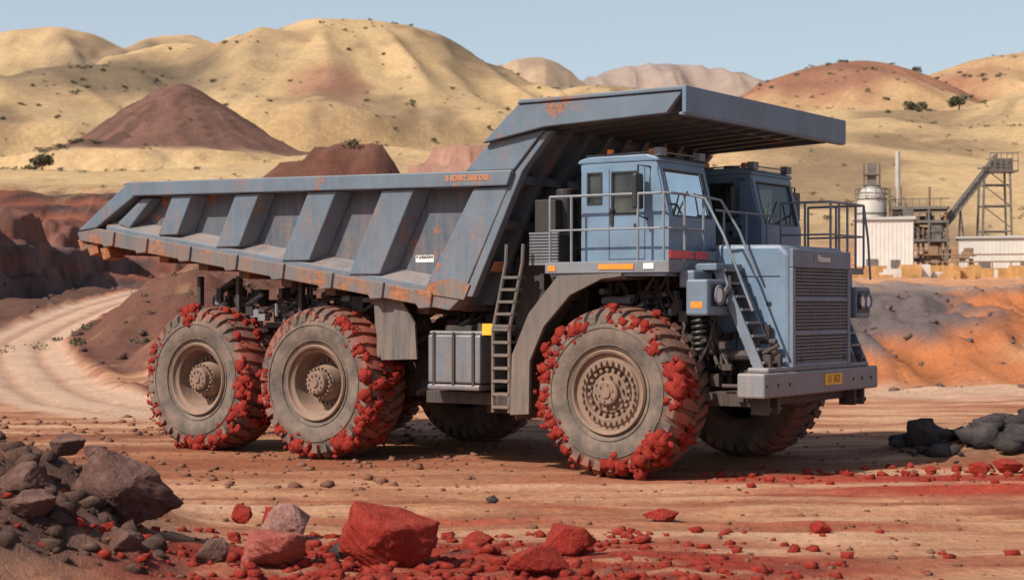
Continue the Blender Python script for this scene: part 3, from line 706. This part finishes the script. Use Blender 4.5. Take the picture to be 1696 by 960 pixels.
def cab(y0,y1,name):
    e=bpy.data.objects.new(name,None); link(e,T)
    zt=5.50; zb_=3.73
    def xf(v): return 1.0 if v<=4.5 else 1.0-(v-4.5)*.24
    b=B()
    us=[-.74,-.60,-.34,-.17,-.10,.40,.56]; vs=[zb_,4.50,4.62,4.80,5.32,zt]
    for y in (y0,y1):
        b.panel(lambda u,v:(xf(v) if u==1 else u,y,v),us+[1],vs,{(1,3),(4,2),(4,3)})
    ys=[y0,y0+.13,y1-.13,y1]; 
    b.panel(lambda u,v:(xf(v),u,v),ys,[zb_,4.5,4.56,5.36,zt],{(1,2)})
    b.panel(lambda u,v:(-.74,u,v),[y0,y0+.3,y1-.3,y1],[zb_,4.6,5.3,zt],{(1,1)})
    bmesh.ops.remove_doubles(b.bm,verts=b.bm.verts[:],dist=.001)
    b.done('cab_shell',CABM,e,solid=.06,bev=.012)
    b=B(); b.prism([(-.82,zt),(.84,zt),(.80,zt+.07),(.6,zt+.13),(-.6,zt+.13),(-.8,zt+.07)],y0-.05,y1+.05); b.done('cab_roof',CABM,e,bev=.03)
    b=B()
    for y in (y0+.01,y1-.01):
        b.box(-.60,-.34,y-.008,y+.008,4.80,5.32); b.box(-.10,.40,y-.008,y+.008,4.62,5.32)
    p=[(xf(4.56),y0+.13,4.56),(xf(4.56),y1-.13,4.56),(xf(5.36),y1-.13,5.36),(xf(5.36),y0+.13,5.36)]
    b.bm.faces.new([b.bm.verts.new(q) for q in p])
    b.done('cab_windows',GLASS,e)
    b=B()
    def frame(x0,x1,z0,z1,y):
        t=.028
        b.box(x0-t,x1+t,y-.012,y,z1,z1+t); b.box(x0-t,x1+t,y-.012,y,z0-t,z0); b.box(x0-t,x0,y-.012,y,z0,z1); b.box(x1,x1+t,y-.012,y,z0,z1)
    frame(-.60,-.34,4.80,5.32,y0-.031); frame(-.10,.40,4.62,5.32,y0-.031)
    b.box(-.175,-.165,y0-.036,y0-.031,3.8,5.4); b.box(.545,.555,y0-.036,y0-.031,3.8,5.4); b.box(-.165,.545,y0-.036,y0-.031,3.8,3.81)
    b.tube([(1.02,y0+.3,4.58),(.97,y0+.75,5.0)],.014); b.tube([(1.02,y1-.5,4.58),(.96,y1-.35,5.05)],.014)
    X1,X2=xf(4.56)+.035,xf(5.36)+.035
    for y in (y0+.13,y1-.155): b.hexa([(X1-.005,y,4.56),(X1+.007,y,4.56),(X1-.005,y+.025,4.56),(X1+.007,y+.025,4.56),(X2-.005,y,5.36),(X2+.007,y,5.36),(X2-.005,y+.025,5.36),(X2+.007,y+.025,5.36)])
    b.box(X1-.005,X1+.007,y0+.155,y1-.155,4.545,4.57); b.box(X2-.005,X2+.007,y0+.155,y1-.155,5.35,5.375)
    b.done('window_seals',BLACK,e)
    b=B(); b.box(.35,.42,y0-.07,y0-.03,4.35,4.42); b.box(-.14,-.08,y0-.06,y0-.03,4.4,4.7); b.done('door_handle',BLACK,e)
    b=B(); b.box(-.4,.1,y0+.6,y1-.6,4.1,4.35); b.box(-.5,-.35,y0+.6,y1-.6,4.3,5.1); b.box(.6,.93,y0+.1,y1-.1,3.9,4.5); b.box(-.70,-.66,y0+.04,y1-.04,3.8,5.45); b.done('seat_and_dash',SEAT,e,bev=.04)
    b=B(); cx,cy,cz=.5,(y0+y1)/2,4.7; b.tube([(cx+.1*math.sin(t),cy+.2*math.cos(t),cz+.2*math.sin(t)) for t in [k*math.pi/10 for k in range(21)]],.018,6); b.cyl((cx,cy,cz),(.75,cy,4.4),.03); b.done('steering_wheel',BLACK,e)
    b=B(); b.box(.50,.60,y0-.42,y0-.14,4.66,5.28); b.done('mirror_head',BLACK,e,bev=.04)
    b=B(); b.tube([(.66,y0-.03,5.4),(.57,y0-.3,5.42),(.57,y0-.3,4.55),(.6,y0-.03,4.5)],.018); b.done('mirror_arm',BLACK,e)
    b=B(); 
    for x,y in ((-.25,y0+.15),(.45,y0+.4)): b.cyl((x,y,zt+.12),(x,y,zt+.26),.065,12)
    b.done('beacons',ORANGE,e,bev=.02,smooth=True)
    b=B()
    for y in (y0+.12,y1-.15): b.box(.7,.84,y-.11,y+.11,zt+.1,zt+.24)
    b.cyl((-.4,y0+.5,zt+.1),(-.4,y0+.5,zt+.2),.12); b.box(.1,.3,y0+.2,y0+.5,zt+.12,zt+.2)
    b.tube([(-.7,y0+.05,zt+.15),(.75,y0+.05,zt+.17),(.8,y1-.05,zt+.17)],.014)
    b.done('roof_lamps',GREYM,e,bev=.01)
    return e
cab(.4,2.12,'near_cab'); cab(4.05,5.8,'far_cab')
b=B(); b.box(.7,.8,5.95,6.25,4.7,5.25); b.tube([(.7,5.8,5.35),(.75,6.1,5.35),(.75,6.1,4.8)],.02); b.done('far_mirror',BLACK,T,bev=.02)
b=B(); b.box(-.9,.6,2.3,3.9,3.72,4.3); b.cyl((-.6,2.9,4.2),(-.6,2.9,5.3),.14); b.done('engine_cover',DARK,T,bev=.03)
# --- wheels
def lug_tyre(name):
    b=B()
    prof=[(.16,.72),(.06,.77),(.0,.90),(-.035,1.05),(-.02,1.2),(.05,1.33),(.14,1.405),(.3,1.43),(.575,1.445),(.85,1.43),(1.01,1.405),(1.10,1.33),(1.17,1.2),(1.185,1.05),(1.15,.9),(1.09,.77),(.99,.72)]
    b.lathe(prof,n=96)
    nl=34
    for side in (0,1):
        path=[(.60,1.445),(.32,1.43),(.15,1.405),(.045,1.33),(-.015,1.22)]
        for k in range(nl):
            a0=2*math.pi*(k+.5*side)/nl; rows=[]
            for i,(y,r) in enumerate(path):
                sk=(.6-y)*.22; w=(.034 if i==0 else .058)*(1 if i<4 else .8)
                n=((0,1),(-.05,1),(-.45,.9),(-.85,.5),(-.97,.2))[i]
                hh=.075 if i<4 else .012
                row=[]
                for (da,up,ws) in ((-1,0,1.15),(-1,1,1),(1,1,1),(1,0,1.15)):
                    a=a0+sk+da*w*ws; rr_=r+n[1]*hh*up-(.01 if not up else 0); y2=y+n[0]*hh*up
                    if side: y2=1.15-y2
                    row.append(b.bm.verts.new((rr_*math.cos(a),y2,rr_*math.sin(a))))
                rows.append(row)
            for i in range(len(rows)-1):
                for q in range(3): b.bm.faces.new((rows[i][q],rows[i][q+1],rows[i+1][q+1],rows[i+1][q]))
            b.bm.faces.new(rows[0]); b.bm.faces.new(rows[-1])
    for rr_,yy in ((.84,.012),(1.14,-.036)): 
        b.tube([(rr_*math.cos(t),yy,rr_*math.sin(t)) for t in [k*math.pi/36 for k in range(73)]],.012,5)
    return b
def bolts(b,n,r,y0,y1,br=.028):
    for k in range(n):
        t=2*math.pi*(k+.3)/n; b.cyl((r*math.cos(t),y0,r*math.sin(t)),(r*math.cos(t),y1,r*math.sin(t)),br,6)
def front_rim():
    b=B(); b.lathe([(.2,.74),(.04,.755),(.0,.73),(.02,.69),(.09,.67),(.10,.60),(.07,.585),(.06,.47),(.10,.455),(.16,.44),(.16,.36),(.10,.345),(.09,.22),(-.01,.215),(-.03,.19),(-.03,.10),(-.06,.09),(-.06,.001)],n=64)
    bolts(b,28,.53,.0,.08,.03); bolts(b,20,.40,.06,.17,.035); bolts(b,10,.28,.02,.1,.025); bolts(b,6,.145,-.06,-.02,.018)
    return b
def rear_rim():
    b=B(); b.lathe([(.2,.74),(.04,.755),(.0,.73),(.02,.69),(.08,.665),(.12,.60),(.42,.56),(.50,.52),(.52,.36),(.30,.345),(.28,.33),(.20,.32),(.18,.24),(.05,.225),(.03,.2),(.03,.09),(0,.08),(0,.001)],n=64)
    bolts(b,24,.44,.44,.53,.03); bolts(b,20,.285,.12,.2,.025); bolts(b,10,.16,.0,.04,.02)
    return b
wheels=[(0,'f'),(-6.67,'m'),(-9.85,'r')]
t0=None
ZW=1.475
for x,k in wheels:
    for side in (0,1):
        loc=(x,0,ZW) if side==0 else (x,6.2,ZW); rot=(0,x*1.3,0) if side==0 else (0,x*.7,math.pi)
        if t0 is None: t0=lug_tyre('t').done('tyre',TYRE,T,smooth=True,loc=loc,rot=rot)
        else:
            o2=bpy.data.objects.new('tyre',t0.data); link(o2,T); o2.location=loc; o2.rotation_euler=rot
        (front_rim() if k=='f' else rear_rim()).done('rim',RIM,T,smooth=True,loc=loc,rot=(0,0,0 if side==0 else math.pi))
clus={'f':[(95,205,13,1),(60,95,3,.9),(5,60,4,1),(-8,22,4,1.5),(-50,-15,7,1.35),(-105,-60,6,1.2),(-145,-110,5,1.0),(-180,-150,2,.7)],
      'm':[(-20,25,6,1.4),(30,80,4,1.0),(-75,-20,8,1.4),(-120,-75,6,1.1),(-175,-120,4,.8),(150,200,4,.9),(90,150,2,.6)],
      'r':[(60,105,4,1.1),(20,60,3,1.0),(-20,20,5,1.2),(-75,-20,7,1.25),(-120,-75,5,1.1),(-175,-120,4,.7),(130,200,4,.8)]}
items=[]
r=np.random.RandomState(23)
for x,k in wheels:
    for a0,a1,nc,sz in clus[k]:
        for c_ in range(nc):
            ca=r.uniform(a0,a1); cr=r.uniform(1.22,1.47); cy=r.uniform(.0,.0) if r.rand()<.7 else r.uniform(.1,.8)
            n=r.randint(9,17)
            for i in range(n):
                big=i<2
                s=(r.uniform(.12,.19) if big else .03+.09*r.rand()**1.6)*sz*(.85 if k!='f' else .92)
                a=math.radians(ca+r.normal()*(2.5 if big else 6.5)); rad=cr+r.normal()*(.03 if big else .085)
                rad=min(rad,1.53)
                if cy>0 or rad>1.46: y=max(0.02,cy+r.normal()*.1); rad=1.50
                else: y=.015-.12*max(0,1.40-rad)
                if rad<1.05: continue
                if ZW+rad*math.sin(a)<.04: continue
                sh=(1,.6,1) if y<.1 else (1,1,.8)
                items.append(((x+rad*math.cos(a),y,ZW+rad*math.sin(a)),tuple(q*s for q in sh),r.randint(9999)))
    for i in range(120):
        a=r.uniform(0,6.283); rad=r.uniform(1.3,1.5); s=r.uniform(.01,.035)
        if ZW+rad*math.sin(a)>.03: items.append(((x+rad*math.cos(a),(.0 if rad<1.45 else r.uniform(0,1)),ZW+rad*math.sin(a)),s,r.randint(9999)))
rocks_mesh('stuck_red_clods',items,REDC,T)
# ------------------------------------------------------------------ foreground rocks
rock('boulder',-4.72,20.6,(.76,.60,.56),31,BRR,.30,.4,14)
rock('red_rock',-1.42,19.4,(.64,.5,.48),77,RED,.32,.2,11)
rock('red_rock',-2.66,19.3,(.54,.44,.34),12,rockmat('pale_red_ore',(.40,.085,.06),(.50,.16,.12),(.52,.22,.17)),.3,1.2)
rock('pinkish_rock',-2.85,22.0,(.38,.34,.30),5,PINK,.3)
rock('red_rock',.65,20.3,(.38,.3,.26),44,RED,.35)
rock('red_rock',-3.7,23.6,(.2,.2,.18),3,RED,.3); rock('red_rock',-3.3,23.9,(.2,.2,.19),4,RED,.3)
rock('red_rock',-.4,21.2,(.24,.2,.15),9,RED,.3)
rock('red_rock',4.0,22.5,(.18,.15,.11),15,RED,.3)
rock('red_rock',2.1,24.3,(.28,.2,.11),16,RED,.35)
rock('red_rock',.25,18.7,(.40,.3,.22),18,RED,.45)
rock('grey_rock',-3.35,19.2,(.28,.22,.2),19,BRR,.3); rock('grey_rock',-4.2,18.6,(.24,.2,.17),23,BRR,.3); rock('grey_rock',-1.95,20.0,(.2,.16,.13),24,DKR,.3)
rock('grey_rock',-5.4,19.0,(.34,.3,.22),25,BRR,.4); rock('grey_rock',-6.0,23.2,(.30,.3,.22),26,BRR,.3); rock('grey_rock',-5.1,18.4,(.3,.26,.2),27,BRR,.4)
for i,(x,y,s) in enumerate(((8.3,30.5,.25),(8.9,31,.28),(6.9,30.2,.12),(7.5,30.8,.13),(9.7,31.6,.22),(5.3,31.0,.1),(5.9,30,.09),(3.4,30.2,.09))):
    rock('red_rock',x,y,(s,s*.8,s*.65),50+i,RED,.35)
rock('grey_rock',-8.1,33.4,(.28,.22,.2),61,BRR,.3); rock('grey_rock',-.3,26.3,(.11,.1,.09),62,DKR,.3)
items=[];r=np.random.RandomState(8)
for i in range(420):
    x=11.3+r.normal()*2.2; y=34.2+r.normal()*.75
    if x<7.6: continue
    z=float(H(np.array([x]),np.array([y]))[0]); s=.04+.34*r.rand()**2.6
    items.append(((x,y,z+s*.25+r.uniform(0,.3)*max(0,1-abs(x-11)/4)),(s*1.4,s,s*.8),i+200))
rocks_mesh('dark_rock_pile',items,DKR)
rock('dark_rock',8.1,34.0,(.42,.3,.38),90,DKR,.3)
rock('dark_rock',11.7,41,(1.0,.5,.3),91,DKR,.4)
items=[]
for i in range(700):
    x=r.uniform(-8.5,-3.9); y=r.uniform(17.8,24.5)
    m=float((gb(np.array([x]),np.array([y]),-7.3,21.5,6,2.35,3.6,3)+gb(np.array([x]),np.array([y]),-5.6,18.7,3,1.6,1.7,2.5))[0])
    if m<.25: continue
    z=float(H(np.array([x]),np.array([y]))[0]); s=.02+.22*r.rand()**4
    items.append(((x,y,z+s*.1),(s*1.2,s,s*.8),i+900))
rocks_mesh('dark_rubble',items,rockmat('rubble',(.075,.042,.033),(.17,.095,.072),(.24,.145,.11)))
def scatter(name,n,fx,fy,smin,smax_,mat,pw=3,seed=1):
    r=np.random.RandomState(seed); X=fx(r,n); Y=fy(r,n); Z=H(X,Y); D=roadd(X,Y); it=[]
    for i in range(n):
        s=smin+(smax_-smin)*r.rand()**pw
        if Y[i]>50 and D[i]<2.6 and s>.04: continue
        it.append(((X[i],Y[i],Z[i]+s*.15),(s*1.1,s,s*.7),i+seed*1000))
    rocks_mesh(name,it,mat)
scatter('red_gravel',2600,lambda r,n:r.normal(-1.0,2.3,n),lambda r,n:18.2+4.5*r.rand(n)**1.5,.008,.14,RED,5,3)
scatter('red_gravel',500,lambda r,n:r.uniform(3.5,14,n),lambda r,n:r.normal(30.2,1.0,n),.015,.14,RED,4,4)
DC=rockmat('dirt_clod',(.22,.10,.06),(.40,.20,.125))
scatter('dirt_clods',3600,lambda r,n:r.uniform(-12,14,n),lambda r,n:18+26*r.rand(n)**1.2,.006,.075,DC,4.5,5)
scatter('dirt_clods',1200,lambda r,n:r.uniform(-14,0,n),lambda r,n:r.uniform(28,46,n),.015,.15,DC,4,6)
scatter('bank_stones',500,lambda r,n:r.uniform(13,34,n),lambda r,n:r.uniform(60,95,n),.03,.35,rockmat('bank_stone',(.14,.09,.08),(.28,.18,.15)),4,7)
scatter('bank_stones',1300,lambda r,n:r.uniform(-60,-8,n),lambda r,n:r.uniform(64,190,n),.05,.6,rockmat('pit_stone',(.09,.05,.042),(.22,.13,.10)),5,9)
sp=[]
for i in range(110): sp.append((r.uniform(-24,-10),r.uniform(80,140),r.uniform(.4,1.1),r.uniform(.3,.6)))
shrubs('dry_brush',sp)
# ------------------------------------------------------------------ plant
PW=simple('plant_white_cladding',(.62,.58,.52),.7,.08,.6); PS=simple('plant_steel',(.14,.12,.105),.7,.3,1,0); PR=simple('plant_rust',(.26,.155,.09),.8,.3,1)
SILO=simple('silo_metal',(.46,.42,.37),.5,.15,.5); CR=simple('crate_wood',(.50,.27,.10),.8,.3,1); ROOFM=simple('roof_sheet',(.46,.44,.41),.6,.1)
def gz(x,y): return float(H(np.array([x]),np.array([y]))[0])
def emp(n,x,y):
    e=bpy.data.objects.new(n,None); e.location=(x,y,gz(x,y)-.15); e.rotation_euler=(0,0,-.25); link(e); return e
def shed(x,y,w,d,h,door=True):
    e=emp('industrial_shed',x,y)
    b=B(); b.box(-w/2,w/2,-d/2,d/2,0,h); 
    for k in np.arange(-w/2,w/2,.45): b.box(k,k+.12,-d/2-.04,-d/2-.002,0.1,h-.1)
    b.done('walls',PW,e)
    b=B(); b.prism([(-w/2-.3,h),(w/2+.3,h),(w/2+.3,h+.35),(-w/2-.3,h+.2)],-d/2-.3,d/2+.3); b.done('roof',ROOFM,e)
    b=B(); b.box(-w*.3,-w*.3+1.3,-d/2-.12,-d/2-.05,.1,2.3)
    b.box(w*.12,w*.12+1.0,-d/2-.12,-d/2-.05,1.3,2.2); b.done('door',PS,e); return e
shed(42.4,196,6.4,6,6.7); shed(57.5,200,11,7,4.9); shed(63,215,8,6,5)
e=emp('silo',42.6,204)
b=B(); b.lathe([(0,1.7),(9.8,1.7),(11.2,1.1),(11.3,.01)],n=28,axis='z'); b.done('shell',SILO,e,smooth=True)
b=B()
for z in (2,4,6,8,9.7): b.lathe([(z,1.72),(z,1.78),(z+.15,1.78),(z+.15,1.72)],n=28,axis='z')
for k in range(10):
    t=k*.628; b.cyl((1.9*math.cos(t),1.9*math.sin(t),9.8),(1.9*math.cos(t),1.9*math.sin(t),11),.05,5)
for z in (10.4,11): b.tube([(1.9*math.cos(t),1.9*math.sin(t),z) for t in [k*.314 for k in range(21)]],.05,5)
b.box(-1,1,-1,1,11.3,11.5)
for x in (-.9,.9):
    for y in (-.9,.9): b.cyl((x,y,11.2),(x,y,14),.07,5)
b.box(-1,1,-1,1,12.6,12.7); b.box(-.5,.5,-.5,.5,11.5,14.0); b.cyl((2.1,0,0),(2.1,0,11),.08,5)
b.done('cage',PS,e)
e=emp('exhaust_stack',45.9,205); b=B(); b.lathe([(0,.35),(15.6,.28),(15.6,.2),(0,.2)],n=12,axis='z'); b.done('pipe',SILO,e,smooth=True)
e=emp('process_tower',48.3,204)
b=B(); b2=B(); W=3.2
for x in (-W,-W/3,W/3,W):
    for y in (-2.5,2.5): b.box(x-.12,x+.12,y-.12,y+.12,0,8.6 if x<2 else 7)
for z in (2.4,4.6,6.8,8.4):
    b.box(-W,W,-2.65,-2.4,z-.12,z+.12); b.box(-W,W,2.4,2.65,z-.12,z+.12); b.box(-W-.2,W+.2,-2.6,2.6,z+.12,z+.2)
    b.tube([(-W-.2,-2.6,z+1.1),(W+.2,-2.6,z+1.1)],.05,5)
    for x in np.arange(-W,W,.8): b.cyl((x,-2.6,z),(x,-2.6,z+1.1),.035,4)
for i in range(3): b.tube([(-W+i*W*.66,-2.5,0),(-W/3+i*W*.66,-2.5,2.4)],.07,4); b.tube([(-W/3+i*W*.66,-2.5,4.6),(-W+i*W*.66,-2.5,6.8)],.07,4)
q=random.Random(5)
for i in range(40):
    x=q.uniform(-W,W);z=q.choice((.1,2.6,4.8,7.0)); s=q.uniform(.4,1.3); y=q.uniform(-2.4,2)
    (b if i%2 else b2).box(x-s/2,x+s/2,y-s/2,y+s/2,z,z+s*q.uniform(.8,1.6))
for i in range(12): x=q.uniform(-W-1,W); b2.cyl((x,-2,0),(x,-2,q.uniform(5,11)),.16,8)
b.done('frame',PS,e); b2.done('vessels',PR,e)
e=emp('conveyor',50.2,202); e.rotation_euler=(0,0,0)
b=B()
A=Vector((-.3,0,5.2)); Bv=Vector((7.4,3,14.2)); n=14
for off in ((-.6,0),(.6,0),(-.6,1.0),(.6,1.0)):
    o_=Vector((0,off[0],off[1])); b.tube([A+o_,Bv+o_],.11,5)
for i in range(n):
    p=A.lerp(Bv,i/n); p2=A.lerp(Bv,(i+1)/n)
    for s in (-.6,.6): b.tube([p+Vector((0,s,0)),p2+Vector((0,s,1))],.07,4); b.tube([p+Vector((0,s,0)),p+Vector((0,s,1))],.07,4)
    b.tube([p+Vector((0,-.3,.4)),p2+Vector((0,-.3,.4))],.3,4) 
b.done('truss',PS,e)
b=B()
for x,y,t in ((5.6,1.5,12),(5.6,3.8,12),(8.6,1.5,14.6),(8.6,3.8,14.6)): b.tube([(x-(7-x)*.25,y,0),(x,y,t)],.15,5)
for z in (3,6,9,11.5,13.6):
    b.tube([(5.4,1.5,z),(8.8,1.5,z)],.09,4); b.tube([(5.4,3.8,z),(8.8,3.8,z)],.09,4); b.tube([(5.4,1.5,z),(8.8,1.5,z-2.6)],.07,4)
b.box(6.2,9.6,1.2,4.1,13.0,13.2); b.box(6.8,9.0,1.5,3.8,13.2,14.6)
for k in range(6): b.cyl((6.2+k*.66,1.2,13.2),(6.2+k*.66,1.2,15.2),.05,4)
b.tube([(6.2,1.2,15.2),(9.6,1.2,15.2)],.06,4); b.tube([(6.2,1.2,14.3),(9.6,1.2,14.3)],.05,4)
b.tube([(2.0,0,0),(2.6,.8,8.5)],.12,5); b.tube([(3.4,0,0),(2.6,.8,8.5)],.12,5)
b.done('support_tower',PS,e)
e=emp('storage_crates',46,184); e.rotation_euler=(0,0,0); e.location.z+=.1
b=B(); b2=B()
for i in range(60):
    x=q.uniform(-9.5,12); y=q.uniform(-3,3); s=q.uniform(.4,1.1); (b if q.random()<.75 else b2).box(x-s,x+s,y-.5,y+.5,0,q.uniform(.6,1.8))
b.done('crates',CR,e); b2.done('drums',PW,e)
e=emp('pipe_rack',52.5,192); b=B()
for x in np.arange(-7,9,2.0): b.box(x-.08,x+.08,-.1,.1,0,2.2)
for z in (1.2,2.2,3.0): b.tube([(-7,0,z),(8,0,z)],.1,6)
junk(b,-6,0,.5,2.5,.4,3.8,24,.4,1.2)
b.done('pipes',PR,e)
# ------------------------------------------------------------------ light
w=bpy.data.worlds.new('World'); sc.world=w; w.use_nodes=True; nt=w.node_tree
bg=nt.nodes['Background']; sky=nt.nodes.new('ShaderNodeTexSky'); sky.sky_type='NISHITA'; sky.sun_disc=False
el=math.radians(43); S=Vector((-.78,-.63)).normalized()
sky.sun_elevation=el; sky.sun_rotation=math.atan2(S.x,S.y)
sky.air_density=1.0; sky.dust_density=2.0; sky.ozone_density=1.5
# dusty haze layer hugging the horizon all the way round
tc=nt.nodes.new('ShaderNodeTexCoord'); sx=nt.nodes.new('ShaderNodeSeparateXYZ'); nt.links.new(tc.outputs['Generated'],sx.inputs[0])
hz=ramp(nt,mth(nt,'ABSOLUTE',sx.outputs[2]),0.0,.45,.90,0.0)
skc=mix(nt,hz,sky.outputs[0],(5.7,6.7,7.5))
nt.links.new(skc,bg.inputs['Color']); bg.inputs['Strength'].default_value=.112
L=bpy.data.lights.new('sun','SUN'); L.energy=5.0; L.angle=math.radians(.5); L.color=(1,.92,.81)
lo=bpy.data.objects.new('sun',L); link(lo)
d=Vector((S.x*math.cos(el),S.y*math.cos(el),math.sin(el))); lo.rotation_euler=d.to_track_quat('Z','Y').to_euler()
# ------------------------------------------------------------------ camera
cam=bpy.data.cameras.new('camera'); co=bpy.data.objects.new('camera',cam); link(co)
co.location=(0,0,3.0); co.rotation_euler=(math.pi/2,0,0)
cam.sensor_width=36; cam.lens=36*2853/1696; cam.shift_y=25/1696; cam.clip_end=20000; cam.clip_start=.5
cam.dof.use_dof=True; cam.dof.focus_distance=31; cam.dof.aperture_fstop=2.0
sc.camera=co
